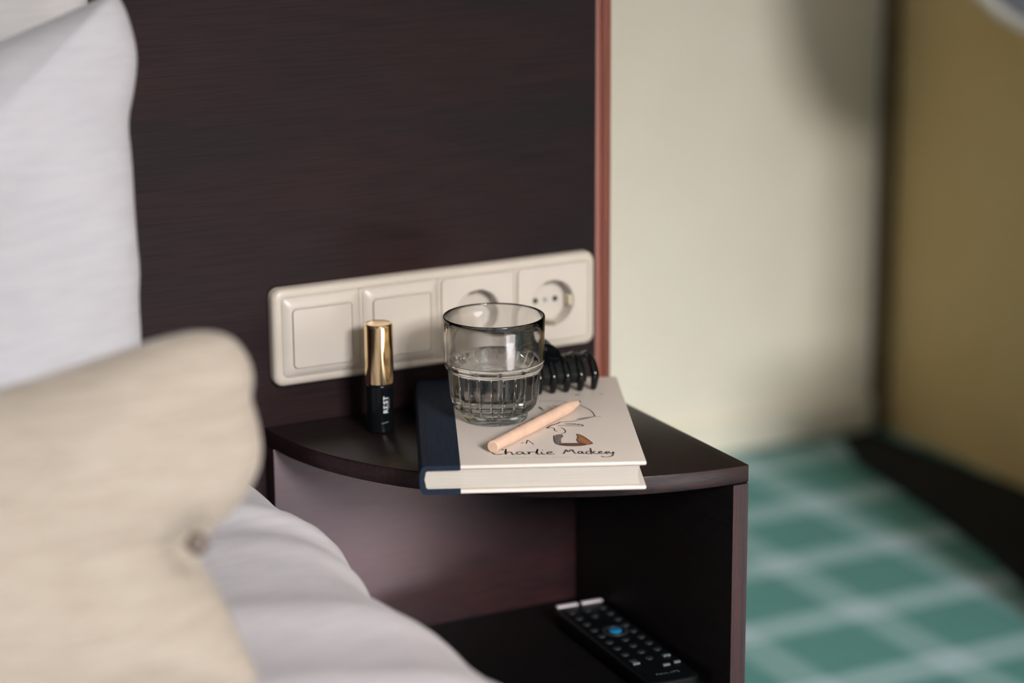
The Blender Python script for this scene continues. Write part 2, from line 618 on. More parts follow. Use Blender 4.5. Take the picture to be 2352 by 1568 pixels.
for k in range(4):
    xc = (k - 1.5) * 0.071

    def sh(p, dz=0.0):
        return [(x + xc, z + dz) for x, z in p]
    if k < 2:
        ins = loops_mesh('switch_insert', [(sh(rsq(I + .0034, .0696, .0055)), -0.0093), (sh(rsq(I, .0662, .0045)), -0.0093), (sh(rsq(I, .0662, .0045)), -0.0100), (sh(rsq(I - .0012, .0650, .0042)), -0.0106),
                                           (sh(rsq(.0555, .0535, .004), -.0005), -0.0134), (sh(rsq(.0535, .0512, .0036), -.0008), -0.0134), (sh(rsq(.0532, .0509, .0036), -.0008), -0.0121), (sh(rsq(.050, .047, .0036), -.0008), -0.0121)],
                         M_ivory2, SP)
        rk = loops_mesh('rocker', [(sh(rsq(.0516, .0490, .0032), -.0008), -0.0085), (sh(rsq(.0516, .0490, .0032), -.0008), -0.0138), (sh(rsq(.0508, .0482, .003), -.0008), -0.0146),
                                   (sh(rsq(.030, .028, .003), -.0008), -0.0149)], M_ivory2, SP, cap1=True, angle=40)
    else:
        ins = loops_mesh('socket_insert', [(sh(rsq(I + .0034, .0696, .0055)), -0.0093), (sh(rsq(I, .0662, .0045)), -0.0093), (sh(rsq(I, .0662, .0045)), -0.0104), (sh(rsq(I - .0014, .0648, .0042)), -0.0116),
                                           (sh(circ(.0207)), -0.0116), (sh(circ(.0198)), -0.0108), (sh(circ(.0194)), 0.0040)], M_ivory2, SP, angle=25)
        loops_mesh('socket_well', [(sh(circ(.0194)), 0.0030), (sh(circ(.010)), 0.0030)], M_ivory2, SP, cap1=True)
        for sx in (-1, 1):
            loops_mesh('contact_hole', [(sh([(x + sx * .0095, z) for x, z in circ(.0026, 24)]), 0.0032), (sh([(x + sx * .0095, z) for x, z in circ(.0024, 24)]), 0.0026)], M_dark, SP, cap1=True)
        loops_mesh('screw', [(sh(circ(.0022, 24)), 0.0030), (sh(circ(.0019, 24)), 0.0022)], M_screw, SP, cap1=True)
        for sz in (-1, 1):
            boxes('earth_clip', [(xc - .0032, xc + .0032, -0.0095, 0.0025, sz * .0186 - .0007, sz * .0186 + .0007)], M_clipmetal, SP, bevel=0.0003)
        for sx in (-1, 1):
            boxes('guide_rib', [(xc + sx * .0188 - .0012, xc + sx * .0188 + .0012, -0.0085, 0.003, -.0045, .0045)], M_recess, SP, bevel=0.0004)

# ------------------------------------------------------------------ bedside unit
NX0, NX1, ND, ZT, TH = -0.0063, 0.2873, 0.2706, 0.50, 0.0145
NS = thing('nightstand', (0.14, -0.13, 0), 'dark mahogany bedside unit with quarter-round top and open shelf', 'nightstand')
ox, oy = -0.14, 0.13


def quarter(a, b, n=40):
    return [(NX1 - a * math.cos(PI / 2 * i / n) + ox, -b * math.sin(PI / 2 * i / n) + oy) for i in range(n + 1)] + [(NX1 + ox, oy)]


prism('top', quarter(NX1 - NX0, ND), ZT - TH, ZT, M_top, NS, bevel=0.0008, side_mat=M_edge_h, angle=40)
boxes('back_panel', [(NX0 + ox, NX1 - .0142 + ox, -0.018 + oy, -0.0005 + oy, 0.004, ZT - TH - .0002)], M_inner, NS, bevel=0.0006)
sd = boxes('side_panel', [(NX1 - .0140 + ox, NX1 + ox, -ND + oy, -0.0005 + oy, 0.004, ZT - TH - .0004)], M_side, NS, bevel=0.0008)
boxes('front_edge_band', [(NX1 - .0138 + ox, NX1 - .0002 + ox, -ND - .0006 + oy, -ND + .0004 + oy, 0.004, ZT - TH - .0008)], M_edge_v, NS)


def quarter_in(a, b, n=40):
    return [(NX1 - .0142 - a * math.cos(PI / 2 * i / n) + ox, -.0182 - b * math.sin(PI / 2 * i / n) + oy) for i in range(n + 1)] + [(NX1 - .0142 + ox, -.0182 + oy)]


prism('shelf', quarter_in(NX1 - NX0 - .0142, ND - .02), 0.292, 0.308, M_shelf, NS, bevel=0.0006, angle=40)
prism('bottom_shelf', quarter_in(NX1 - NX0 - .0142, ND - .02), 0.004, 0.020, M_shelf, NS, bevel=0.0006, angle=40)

# ------------------------------------------------------------------ book
BR = -0.4202
BW, BD, BT = 0.1686, 0.2334, 0.0223
BK = thing('book', (0.0329, -0.2175, ZT), 'hardback book with navy cloth spine and cream cover lying on the bedside unit', 'book', rotz=BR)
CT = 0.0032
SPW = 0.0295
k = NT('page_edges')
f_ = k.noise(k.coords((20, 20, 2600)), 1, 2, 0.6)
k.l(k.ramp(f_, [(0.3, (0.41, 0.37, 0.325, 1)), (0.7, (0.49, 0.45, 0.41, 1))]), k.b.inputs['Base Color'])
k.b.inputs['Roughness'].default_value = 0.8
k.bump(f_, 0.3, 0.0004)
M_page = k.m


def board(z0, z1, name):
    b_ = boxes(name, [(0.006, BW, 0.0, BD, z0, z1)], M_cover, BK, bevel=0.0013, seg=3)
    return b_


board(0.0, CT, 'back_cover')
board(BT - CT, BT, 'front_cover')
# cloth spine: wraps boards and back, slightly rounded
sec = [(SPW, BT + .0003), (0.004, BT + .0003), (0.0008, BT - .0012), (-0.0010, BT * .75), (-0.0014, BT * .5), (-0.0010, BT * .25), (0.0008, 0.0012), (0.004, 0.0), (SPW, 0.0)]
inn = [(SPW, CT + .0003), (0.0052, CT + .0003), (0.0026, CT + .002), (0.0018, BT * .5), (0.0026, BT - CT - .002), (0.0052, BT - CT - .0003), (SPW, BT - CT - .0003)]
ring_ = sec + inn
n_ = len(ring_)
vv, ff = [], []
for yy in (-0.0004, BD + 0.0004):
    vv += [(x, yy, z) for x, z in ring_]
for i in range(n_):
    j = (i + 1) % n_
    ff.append((i, j, n_ + j, n_ + i))
ns_, ni_ = len(sec), len(inn)
for off in (0, n_):
    # cap strips between outer section and inner section
    seq_o = list(range(ns_))
    seq_i = [ns_ + ni_ - 1 - i for i in range(ni_)]
    io = ii = 0
    while io < ns_ - 1 or ii < ni_ - 1:
        if ii == ni_ - 1 or (io < ns_ - 1 and io / (ns_ - 1) <= ii / (ni_ - 1)):
            ff.append((off + seq_o[io], off + seq_o[io + 1], off + seq_i[ii]))
            io += 1
        else:
            ff.append((off + seq_o[io], off + seq_i[ii + 1], off + seq_i[ii]))
            ii += 1
sp_ = mesh('spine', vv, ff, M_navy, BK, True, 40)
sp_['label'] = 'navy cloth spine'
# page block, slightly concave fore-edge
pg = []
pts_ = [(0.0030, CT + .0003)] + [(BW - .0045 - .0016 * math.sin(PI * t / 8), CT + .0003 + (BT - 2 * CT - .0006) * t / 8) for t in range(9)] + [(0.0030, BT - CT - .0003)]
vv, ff = [], []
for yy in (0.0032, BD - 0.0032):
    vv += [(x, yy, z) for x, z in pts_]
n_ = len(pts_)
ff = [(i, (i + 1) % n_, n_ + (i + 1) % n_, n_ + i) for i in range(n_)] + [tuple(range(n_))[::-1], tuple(range(n_, 2 * n_))]
mesh('page_block', vv, ff, M_page, BK, True, 30)
tube('headband', [(0.0045, 0.0028, CT + .0012), (0.0030, 0.0028, BT * .5), (0.0045, 0.0028, BT - CT - .0012)], 0.0009, M_page, BK, n=8)

INKZ = BT + 0.00012


def onc(u, v):
    return (u, v, INKZ)


def onc2(u, v):
    return (u, v, INKZ + 0.00006)


GL = {
    'C': ([[(.85, .8), (.6, 1.0), (.2, .75), (.08, .3), (.35, .0), (.9, .2)]], .9),
    'h': ([[(0, .3), (.12, 1.15), (.05, .5), (0, 0), (.1, .35), (.3, .55), (.42, .35), (.42, .0), (.6, .12)]], .6),
    'a': ([[(.5, .45), (.25, .55), (.05, .3), (.2, .02), (.45, .22), (.5, .5), (.52, .05), (.75, .12)]], .75),
    'r': ([[(0, .5), (.1, .45), (.08, 0), (.12, .35), (.3, .52), (.5, .42)]], .52),
    'l': ([[(0, .2), (.2, 1.1), (.08, .6), (.08, .05), (.3, .08)]], .34),
    'i': ([[(0, .45), (.05, .02), (.22, .1)], [(.06, .72), (.14, .76)]], .26),
    'e': ([[(.0, .2), (.45, .38), (.3, .55), (.06, .35), (.12, .04), (.55, .12)]], .58),
    'M': ([[(-.1, .02), (.1, .35), (.3, .95), (.42, .25), (.85, 1.0), (1.0, .2), (1.2, .1)]], 1.3),
    'c': ([[(.5, .45), (.25, .52), (.05, .25), (.2, .0), (.55, .12)]], .58),
    'k': ([[(.05, 1.1), (.0, 0)], [(.45, .55), (.08, .28), (.5, .0), (.65, .08)]], .66),
    's': ([[(.0, .1), (.35, .55), (.2, .3), (.38, .12), (.1, .0)]], .46),
    'y': ([[(.0, .5), (.08, .15), (.3, .12), (.5, .5), (.38, -.1), (.1, -.5), (-.7, -.55), (-.8, -.38)]], .6),
    ' ': ([], .9),
}


def script(text, x, y, w, h, slope, width):
    tot = sum(GL[c][1] for c in text)
    sx = w / tot
    out, cx = [], 0.0
    for c in text:
        for st in GL[c][0]:
            pts = [(x + (cx + px) * sx, y + slope * (cx + px) * sx + py * h) for px, py in st]
            pts = smooth_pts(pts, 2)
            ws = [width * (0.65 + 0.75 * abs(math.sin(i * 0.9 + cx * 3))) for i in range(len(pts))]
            out.append((pts, ws))
        cx += GL[c][1]
    return out


ribbons(script('Charlie', 0.0530, 0.0243, 0.0490, 0.0150, -0.065, 0.00115) + script('Mackesy', 0.1085, 0.0222, 0.0385, 0.0135, -0.075, 0.00115), onc, M_ink, 'handwritten_name', BK)
st = []
ux = 0.0640
for wl in (9, 5, 7, 5):
    for i in range(wl):
        hgt = 0.0022
        vb = 0.0158 - 0.062 * (ux - 0.064)
        st.append(([(ux, vb), (ux, vb + hgt)], 0.0004))
        st.append(([(ux, vb + (hgt if i % 2 else 0)), (ux + .0011, vb + (hgt if i % 2 else 0))], 0.0004))
        ux += 0.0021
    ux += 0.0032
ribbons(st, onc, M_greyprint, 'printed_small_line', BK)
# loose ink sprig over the cover
sk = [
    ([(0.0985, 0.1645), (0.112, 0.1635), (0.1237, 0.1590)], .00045),
    ([(0.1310, 0.1500), (0.1350, 0.1425), (0.1385, 0.1345), (0.1398, 0.1250), (0.1402, 0.1180)], .0006),
    ([(0.1402, 0.1180), (0.1450, 0.1165)], .0004),
    ([(0.1402, 0.1190), (0.1350, 0.1140), (0.1285, 0.1098), (0.1190, 0.1050), (0.1105, 0.1050)], .0007),
    ([(0.0890, 0.1133), (0.0905, 0.1165), (0.0951, 0.1187), (0.0940, 0.1150), (0.0905, 0.1120)], .0006),
    ([(0.1040, 0.1500), (0.1080, 0.1420), (0.1130, 0.1370)], .0003),
    ([(0.1090, 0.1530), (0.1125, 0.1440), (0.1165, 0.1400)], .0003),
    ([(0.0999, 0.0893), (0.1030, 0.0960), (0.1090, 0.1010), (0.1112, 0.1040)], .0009),
    ([(0.0999, 0.0893), (0.1045, 0.0905), (0.1060, 0.0870), (0.1053, 0.0832), (0.1075, 0.0800)], .0006),
    ([(0.1110, 0.0900), (0.1135, 0.0860), (0.1141, 0.0768), (0.1100, 0.0735)], .0006),
    ([(0.1090, 0.0950), (0.1140, 0.0960), (0.1190, 0.0940), (0.1288, 0.0928)], .0006),
    ([(0.1150, 0.1000), (0.1200, 0.0975), (0.1270, 0.0985), (0.1292, 0.0935)], .0008),
    ([(0.1175, 0.1010), (0.1225, 0.1000), (0.1260, 0.0960)], .0006),
    ([(0.0776, 0.0518), (0.0800, 0.0530)], .0007),
    ([(0.0830, 0.0596), (0.0815, 0.0505)], .0007),
    ([(0.0835, 0.0590), (0.0872, 0.0483)], .0005),
    ([(0.0792, 0.0938), (0.0780, 0.0965), (0.0800, 0.0990)], .0009),
    ([(0.1290, 0.1798), (0.1330, 0.1796)], .0012),
    ([(0.1490, 0.1808), (0.1530, 0.1812)], .0007),
]
ribbons([(smooth_pts(p, 2), w * 1.45) for p, w in sk], onc, M_ink, 'ink_sketch', BK)['kind'] = 'stuff'
ribbons([(smooth_pts([(0.0975, 0.1484), (0.0988, 0.1430), (0.1008, 0.1370)], 2), [.0004, .0010, .0016, .0020, .0021, .0020, .0018, .0014, .001, .0005, .0004, .0003])], onc2, M_inkgreen, 'sketched_leaf', BK)
ribbons([(smooth_pts([(0.1250, 0.1110), (0.1310, 0.1140), (0.1370, 0.1180)], 2), [.0004, .0008, .0012, .0016, .0018, .0018, .0016, .0012, .0009, .0006, .0004, .0003])], onc2, M_inkgreen, 'sketched_leaf', BK)


def wash(name, pts, mat, to):
    p = smooth_pts(pts, 2, True)
    cx_ = sum(a for a, b in p) / len(p)
    cy_ = sum(b for a, b in p) / len(p)
    v = [to(a, b) for a, b in p] + [to(cx_, cy_)]
    return mesh(name, v, [(i, (i + 1) % len(p), len(p)) for i in range(len(p))], mat, BK, fix=False)


leaf_o = [(0.1215, 0.0735), (0.1245, 0.0705), (0.1275, 0.0640), (0.1312, 0.0520), (0.1325, 0.0475), (0.1290, 0.0445), (0.1215, 0.0490), (0.1205, 0.0580), (0.1225, 0.0640)]
wash('ochre_patch', leaf_o, M_ochre, onc)
wash('umber_patch', [(0.1085, 0.0500), (0.1150, 0.0490), (0.1215, 0.0495), (0.1290, 0.0455), (0.1240, 0.0420), (0.1120, 0.0425), (0.1050, 0.0465)], M_umber, onc2)
wash('grey_patch', [(0.1040, 0.0700), (0.1095, 0.0735), (0.1120, 0.0690), (0.1085, 0.0600), (0.1088, 0.0490), (0.1045, 0.0470), (0.1030, 0.0560)], M_greywash, onc)
ribbons([(smooth_pts(leaf_o, 2, True), .0006), (smooth_pts([(0.1040, 0.0700), (0.1030, 0.0560), (0.1045, 0.0460), (0.1120, 0.0418), (0.1240, 0.0414), (0.1325, 0.0465)], 2), .0007)], onc2, M_ink, 'patch_outline', BK)

ZB = ZT + BT + .0003  # top of the book

# ------------------------------------------------------------------ tumbler and water
GX, GY = 0.1377, -0.1318
TB = thing('tumbler', (GX, GY, ZB), 'smoky ribbed glass tumbler standing on the book', 'glass')
WL = 0.0485
outer = [(0.0, 0.0016), (0.018, 0.0014), (0.0225, 0.0002), (0.0255, 0.0002), (0.0264, 0.0014), (0.0264, 0.0050), (0.0262, 0.0064), (0.0285, 0.0075),
         (0.0315, 0.0096), (0.0336, 0.0130), (0.0346, 0.0170), (0.0354, 0.0230), (0.0360, 0.0300), (0.0366, 0.0370), (0.0369, 0.0405), (0.0375, 0.0418), (0.0388, 0.0428), (0.0393, 0.0445),
         (0.0396, 0.0550), (0.0400, 0.0700), (0.0404, 0.0822), (0.0401, 0.0833), (0.0394, 0.0838), (0.0386, 0.0835), (0.0383, 0.0825)]
dry = [(0.0379, 0.0700), (0.0374, 0.0560), (0.0371, WL)]
wet = [(0.0371, WL), (0.0370, 0.0445), (0.0360, 0.0400), (0.0350, 0.0370), (0.0345, 0.0300), (0.0338, 0.0230), (0.0326, 0.0170), (0.0302, 0.0132), (0.0250, 0.0110), (0.0150, 0.0100), (0.0, 0.0098)]


def ribf(a, r, z):
    if z < 0.0068 or z > 0.0405 or r < 0.02:
        return 0.0
    t = min(1.0, (z - 0.0068) / 0.003, (0.0405 - z) / 0.0015)
    c = abs(((a / (2 * PI) * 24) % 1.0) - 0.5) * 2  # 1 at the groove
    return -0.0008 * max(0, t) * (max(0.0, (c - 0.80) / 0.20) ** 1.2)


def dense(p, k=3):
    out = [p[0]]
    for a, b in zip(p, p[1:]):
        for i in range(1, k + 1):
            out.append((a[0] + (b[0] - a[0]) * i / k, a[1] + (b[1] - a[1]) * i / k))
    return out


v, f = lathe_data(dense(outer, 2) + dry, 24 * 26, ribf)
me = bpy.data.meshes.new('bowl')
me.from_pydata(v, [], f)
bowl = link('bowl', me, [M_glass, M_glassfoot, M_glassrim], TB, True, 60)
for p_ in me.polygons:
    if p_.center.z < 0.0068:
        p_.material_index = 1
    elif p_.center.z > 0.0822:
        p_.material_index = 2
# water: top surface and the wetted wall, one closed body
v1, f1 = lathe_data([(0.0, WL), (0.0355, WL), (0.0366, WL + .0003), (0.0370, WL + .0006)], 168)
me = bpy.data.meshes.new('water')
wv, wf = lathe_data([(0.0, 0.0098)] + wet[::-1][1:-1] + [(0.0371, WL)], 168)
tv, tf = lathe_data([(0.0371, WL), (0.0362, WL - .0004), (0.0345, WL - .0006), (0.0, WL - .0006)], 168)
b0 = len(wv)
me.from_pydata(wv + tv, [], wf + [tuple(i + b0 for i in q) for q in tf])
water = link('water', me, [M_waterwet, M_watertop], None, True, 50)
for i, p in enumerate(me.polygons):
    p.material_index = 0 if i < len(wf) else 1
bm = bmesh.new()
bm.from_mesh(me)
bmesh.ops.remove_doubles(bm, verts=bm.verts, dist=1e-6)
bmesh.ops.recalc_face_normals(bm, faces=bm.faces)
bm.to_mesh(me)
bm.free()
water.location = (GX, GY, ZB)
tag(water, 'clear still water half filling the ribbed tumbler', 'water')

# ------------------------------------------------------------------ pencil
p0, p1 = Vector((0.0945, -0.2140, 0)), Vector((0.2105, -0.1400, 0))
ang = math.atan2(p1.y - p0.y, p1.x - p0.x)
PL = (p1 - p0).length
PR = 0.0049
PC = thing('pencil', (p0.x, p0.y, ZB + PR), 'thick natural wood pencil with dark tip lying across the book cover', 'pencil', rotz=ang)


def lathe_x(name, prof, mat, n=28):
    v, f = lathe_data([(r, x) for x, r in prof], n)
    return mesh(name, [(z, x, y) for x, y, z in v], f, mat, PC, True, 35)


lathe_x('barrel', [(0, 0), (0, PR * .90), (.0005, PR), (PL * .5, PR), (PL - .022, PR), (PL - .019, PR * .97), (PL - .0042, .0019)], M_pencil)
lathe_x('lead_tip', [(PL - .0044, .0019), (PL - .0006, .0008), (PL, 0)], M_lead)
lathe_x('lead_end', [(-.0001, 0.0), (-.0001, 0.0010), (.0002, .0011)], M_pencil)

# ------------------------------------------------------------------ roll-on bottle
RB = thing('rollon_bottle', (0.0735, -0.0530, ZT), 'slim black roll-on bottle with a tall gold cap beside the book', 'bottle')
lathe('body', [(0, 0.0003), (.0098, 0.0003), (.0105, .0007), (.0108, .0014), (.0108, .0024), (.0108, .0380), (.0108, .0390), (.0104, .0400), (.0096, .0405), (.0096, .0425), (0, .0425)], 64, M_blackgl, RB)
lathe('cap', [(.0100, .0408), (.0113, .0408), (.0116, .0412), (.0116, .0418), (.0116, .0878), (.0116, .0886), (.0114, .0893), (.0110, .0897), (.0104, .0899), (.0098, .0896), (0, .0896)], 64, M_gold, RB, angle=18)
fa = math.atan2(-1.77 + .053, -.685 - .0735)  # towards the viewer side


def on_cyl(u, v, rad=0.01088):
    a = fa + u / rad
    return (rad * math.cos(a), rad * math.sin(a), v)


# letters read upwards: local (s along text = +z, t across = -u)
def serif(ch):
    B, T = .00085, .00032
    if ch == 'R':
        return [([(0.0007, 0), (0.0007, .0038)], B), ([(0.0007, .0036), (.0020, .0036), (.0027, .0029), (.0020, .0021), (.0007, .0021)], T * 1.8), ([(.0014, .0021), (.0030, .0002)], B * .9),
                ([(0, .0001), (.0015, .0001)], T), ([(0, .0037), (.0012, .0037)], T), ([(.0025, .0001), (.0036, .0001)], T)], .0040
    if ch == 'E':
        return [([(0.0007, 0), (0.0007, .0038)], B), ([(0, .0036), (.0028, .0036)], T * 1.2), ([(.0007, .0020), (.0022, .0020)], T * 1.2), ([(0, .0002), (.0029, .0002)], T * 1.2),
                ([(.0028, .0036), (.0028, .0028)], T), ([(.0029, .0002), (.0029, .0011)], T)], .0036
    if ch == 'S':
        return [(smooth_pts([(.0025, .0031), (.0016, .0037), (.0005, .0031), (.0009, .0022), (.0022, .0016), (.0025, .0007), (.0014, .0001), (.0002, .0008)], 2), T * 2.2)], .0033
    return [([(0.0016, 0), (0.0016, .0038)], B), ([(0, .0036), (.0032, .0036)], T * 1.2), ([(.0001, .0036), (.0001, .0027)], T), ([(.0031, .0036), (.0031, .0027)], T), ([(.0009, .0001), (.0023, .0001)], T)], .0036


st, cx_ = [], 0.0
for ch in 'REST':
    L, adv = serif(ch)
    for pts, w in L:
        st.append(([(cx_ + a, b) for a, b in pts], w))
    cx_ += adv
u0, z0 = 0.0066, 0.0172


def subdivide(p, step=0.0003):
    out = [p[0]]
    for a, b in zip(p, p[1:]):
        n = max(1, int(math.hypot(b[0] - a[0], b[1] - a[1]) / step))
        out += [(a[0] + (b[0] - a[0]) * i / n, a[1] + (b[1] - a[1]) * i / n) for i in range(1, n + 1)]
    return out


sub = [(subdivide(p), w * 0.85) for p, w in st]
ribbons(sub, lambda s, t: on_cyl(u0 - t, z0 + s), M_print, 'lettering', RB)
tick = []
for i in range(9):
    tick.append(([(0.004 + i * .00105, 0), (0.004 + i * .00105, .0008)], .0003))
    tick.append(([(0.004 + i * .00105, .0004 * (i % 3)), (0.0047 + i * .00105, .0004 * (i % 3))], .00025))
ribbons(tick, lambda s, t: on_cyl(u0 + .0016 - t, z0 + s), M_printg, 'small_print', RB)
ribbons([([(-.0012 + i * .0006, .0088 + .0001 * i) for i in range(11)], .00035)], lambda s, t: on_cyl(s + .0022, t), M_printg, 'printed_rule', RB)

# ------------------------------------------------------------------ claw clip
CL = thing('claw_clip', (0.2070, -0.0775, ZB), 'glossy black claw hair clip resting on the book behind the tumbler', 'hair clip', rotz=math.radians(-10))
NTH, PIT, HT = 8, 0.0118, 0.0262
for side in (-1, 1):
    jw = None
    arc = []
    for t in range(15):
        a = t / 14
        # from hinge outward and down to the tip
        yy = side * (0.002 + 0.0185 * math.sin(min(1, a * 1.25) * PI / 2) - 0.0055 * max(0, a - .62) / .38)
        zz = HT * (1 - a ** 1.55) if a < .999 else 0.0
        arc.append((yy, max(zz, 0.0012)))
    n = NTH
    L = (n - 1) * PIT
    # plate along the hinge
    xs = [-L / 2 - .003 + (L - .004) * i / 24 for i in range(25)]
    vv, ff = [], []
    A = arc[:12]
    for x in xs:
        for yy, zz in A:
            vv.append((x, yy, zz + .0012))
        for yy, zz in A[::-1]:
            vv.append((x, yy - side * .0016, zz - .0010))
    m_ = 2 * len(A)
    for i in range(len(xs) - 1):
        for k in range(m_):
            ff.append((i * m_ + k, i * m_ + (k + 1) % m_, (i + 1) * m_ + (k + 1) % m_, (i + 1) * m_ + k))
    ff += [tuple(range(m_)), tuple((len(xs) - 1) * m_ + k for k in range(m_))]
    jw = mesh('jaw', vv, ff, M_clip, CL, True, 45)
    first = None
    for k in range(n):
        x = -L / 2 + k * PIT + (PIT / 2 if side > 0 else 0) * 0.0
        path = [(x, yy, zz) for yy, zz in arc]
        rad = [0.0024 + 0.0004 * math.sin(i / 14 * PI) if i < 11 else 0.0027 - 0.0006 * (i - 10) / 4 for i in range(15)]
        if first is None:
            first = tube('tooth', [(0, yy, zz) for yy, zz in arc], rad, M_clip, jw, n=10, flat=(0.95, 1.25), up=(1, 0, 0))
            t_ = first
        else:
            t_ = first.copy()
            COL.objects.link(t_)
        t_.parent = jw
        t_.location = (x, 0, 0)
    # finger lever: rounded plate rising from the hinge
    pts2 = [(-.0240, 0), (.0240, 0), (.0215, .007), (.0165, .0150), (.0080, .0212), (-.0080, .0212), (-.0165, .0150), (-.0215, .007)]
    pts2 = smooth_pts(pts2, 2, True)
    vv, ff = [], []
    for off in (0, .0016):
        for a, b in pts2:
            vv.append((a - .006, side * (.0015 + b * .55 + off), HT - .001 + b * .85))
    m_ = len(pts2)
    ff = [(i, (i + 1) % m_, m_ + (i + 1) % m_, m_ + i) for i in range(m_)] + [tuple(range(m_)), tuple(range(m_, 2 * m_))]
    mesh('finger_lever', vv, ff, M_clip, CL, True, 40)
tube('hinge_pin', [(-.042, 0, HT - .0015), (.042, 0, HT - .0015)], 0.0022, M_clip, CL, n=12)

# ------------------------------------------------------------------ remote control
RM = thing('remote_control', (0.2432, -0.1560, 0.308), 'slim black remote control lying on the open shelf', 'remote', rotz=math.radians(-3.5))
RL, RWd, RT = 0.186, 0.046, 0.016
rp = [(x, y) for x, y in rsq(RWd, RL, 0.008)]
prism('case', rp, 0.0003, RT - .001, M_remote, RM, bevel=0.003, seg=3)
first = None
btn = []
for sx in (-1, 1):
    b_ = boxes('pale_button', [(sx * .0115 - .0098, sx * .0115 + .0098, RL / 2 - .0085, RL / 2 - .0035, RT - .0012, RT + .0004)], M_btnpale, RM, bevel=0.0006)
    b_['label'] = 'pale rocker button at the far end'
v_, f_b = lathe_data([(0, .0012), (.0030, .0012), (.0036, .0006), (.0036, 0)], 16)
proto_me = bpy.data.meshes.new('button')
proto_me.from_pydata(v_, [], f_b)
proto_me.materials.append(M_btn)
proto_me.polygons.foreach_set('use_smooth', [True] * len(proto_me.polygons))
spots = []
for r_i in range(9):
    for c_i in (-1, 0, 1):
        y = RL / 2 - .022 - r_i * .0145
        if r_i in (2, 3, 4) and c_i == 0:
            continue
        spots.append((c_i * .0145, y))
for x, y in spots:
    o = bpy.data.objects.new('button', proto_me)
    COL.objects.link(o)
    o.parent = RM
    o.location = (x, y, RT - .0012)
v_, f_b = lathe_data([(0, .0016), (.0045, .0016), (.0055, .0008), (.0055, 0)], 24)
b_ = mesh('centre_button', v_, f_b, M_btnblue, RM, True, 40)
b_.location = (0.001, RL / 2 - .074, RT - .0012)
b_['label'] = 'blue round centre button'
v_, f_b = lathe_data([(.0075, .0), (.0078, .001), (.0110, .001), (.0113, 0)], 32)
o = mesh('navigation_ring', v_, f_b, M_btn, RM, True, 40)
o.location = (0.001, RL / 2 - .074, RT - .0012)
for x, y, w_ in ((-.0150, -.052, .006), (.0150, -.047, .006), (.0165, -.062, .0055), (.006, -.064, .006)):
    boxes('marked_button', [(x - w_ / 2, x + w_ / 2, y - .0012, y + .0012, RT - .0012, RT + .0003)], M_btnmark, RM)
BL = {'P': [[(0, 0), (0, 1)], [(0, 1), (.6, 1), (.6, .5), (0, .5)]], 'H': [[(0, 0), (0, 1)], [(.6, 0), (.6, 1)], [(0, .5), (.6, .5)]], 'I': [[(.3, 0), (.3, 1)]],
      'L': [[(0, 1), (0, 0), (.6, 0)]], 'S': [[(.6, 1), (0, 1), (0, .5), (.6, .5), (.6, 0), (0, 0)]]}
st = []
for i, ch in enumerate('PHILIPS'):
    for s_ in BL[ch]:
        st.append(([(-.0100 + i * .0030 + a * .0030 * .95, -.0800 + b * .0030) for a, b in s_], .0006))
ribbons(st, lambda a, b: (a, b, RT - .00075), M_btnmark, 'lettering', RM)

# ------------------------------------------------------------------ bed
BE = thing('bed', (-0.9, -1.05, 0), 'bed with white duvet beside the dark bedside unit', 'bed')


def off(items, dx=0.9, dy=1.05):
    return [(a + dx, b + dx, c + dy, d + dy, e, f) for a, b, c, d, e, f in items]


boxes('base', off([(-1.72, -0.075, -2.02, -0.02, 0.06, 0.24)]), M_darkwood, BE, bevel=0.006)
for x in (-1.64, -0.20):
    for y in (-1.94, -0.10):
        boxes('leg', off([(x, x + .06, y - .03, y + .03, 0.0, 0.06)]), M_darkwood, BE, bevel=0.003)
boxes('mattress', off([(-1.73, -0.080, -2.03, -0.01, 0.2405, 0.425)]), M_white, BE, bevel=0.03, seg=4)
# duvet
sec = []
XE = -0.024
R_ = 0.075
for i in range(61):
    sec.append((-1.66 + (XE - R_ - 1e-9 + 1.66) * i / 60, 0.0, 0))
for i in range(1, 25):
    a = PI / 2 * i / 24
    sec.append((XE - R_ + R_ * math.sin(a), -0.062 * (1 - math.cos(a)), i / 24))
for i in range(1, 14):
    sec.append((XE + 0.004 * math.sin(i), -0.062 - 0.016 * i, 1 + i / 14))
NYD = 180
vv, ff = [], []
for j in range(NYD + 1):
    y = -0.035 - 2.0 * j / NYD
    for (x, dz, e) in sec:
        edge = max(0.0, min(1.0, (x + 0.55) / 0.45))
        n1 = noise.noise(Vector((x * 3.1, y * 3.4, 2.0))) * .010 + noise.noise(Vector((x * 8, y * 9, 7.0))) * .004
        fold = 0.0
        for fy, fa_, fw, sk_ in ((-0.19, .009, .017, .55), (-0.255, .004, .020, .5), (-0.40, .007, .030, .45), (-0.52, .006, .022, .4), (-0.64, .006, .05, .4), (-0.06, .006, .03, .5)):
            d = (y - fy + sk_ * (x + .05)) / fw
            fold += fa_ * math.exp(-d * d)
        dip = -0.010 * math.exp(-((y + .30) / .035) ** 2) + 0.004 * math.exp(-((y + .18) / .06) ** 2)
        xo = dip * max(0, min(1.3, e + .4)) if e > 0 else dip * edge ** 6 * .4
        vv.append((x + .9 + xo + (n1 * .25 if e > 0 else 0), y + 1.05, 0.484 + dz + n1 * (1 if e < 1 else 0.0) + fold * edge - 0.022 * max(0.0, min(1.0, (-0.16 - x) / 0.15))))
ns_ = len(sec)
for j in range(NYD):
    for i in range(ns_ - 1):
        ff.append((j * ns_ + i, j * ns_ + i + 1, (j + 1) * ns_ + i + 1, (j + 1) * ns_ + i))
me = bpy.data.meshes.new('duvet')
me.from_pydata(vv, [], ff)
dv = link('duvet', me, M_duvet, BE, True)
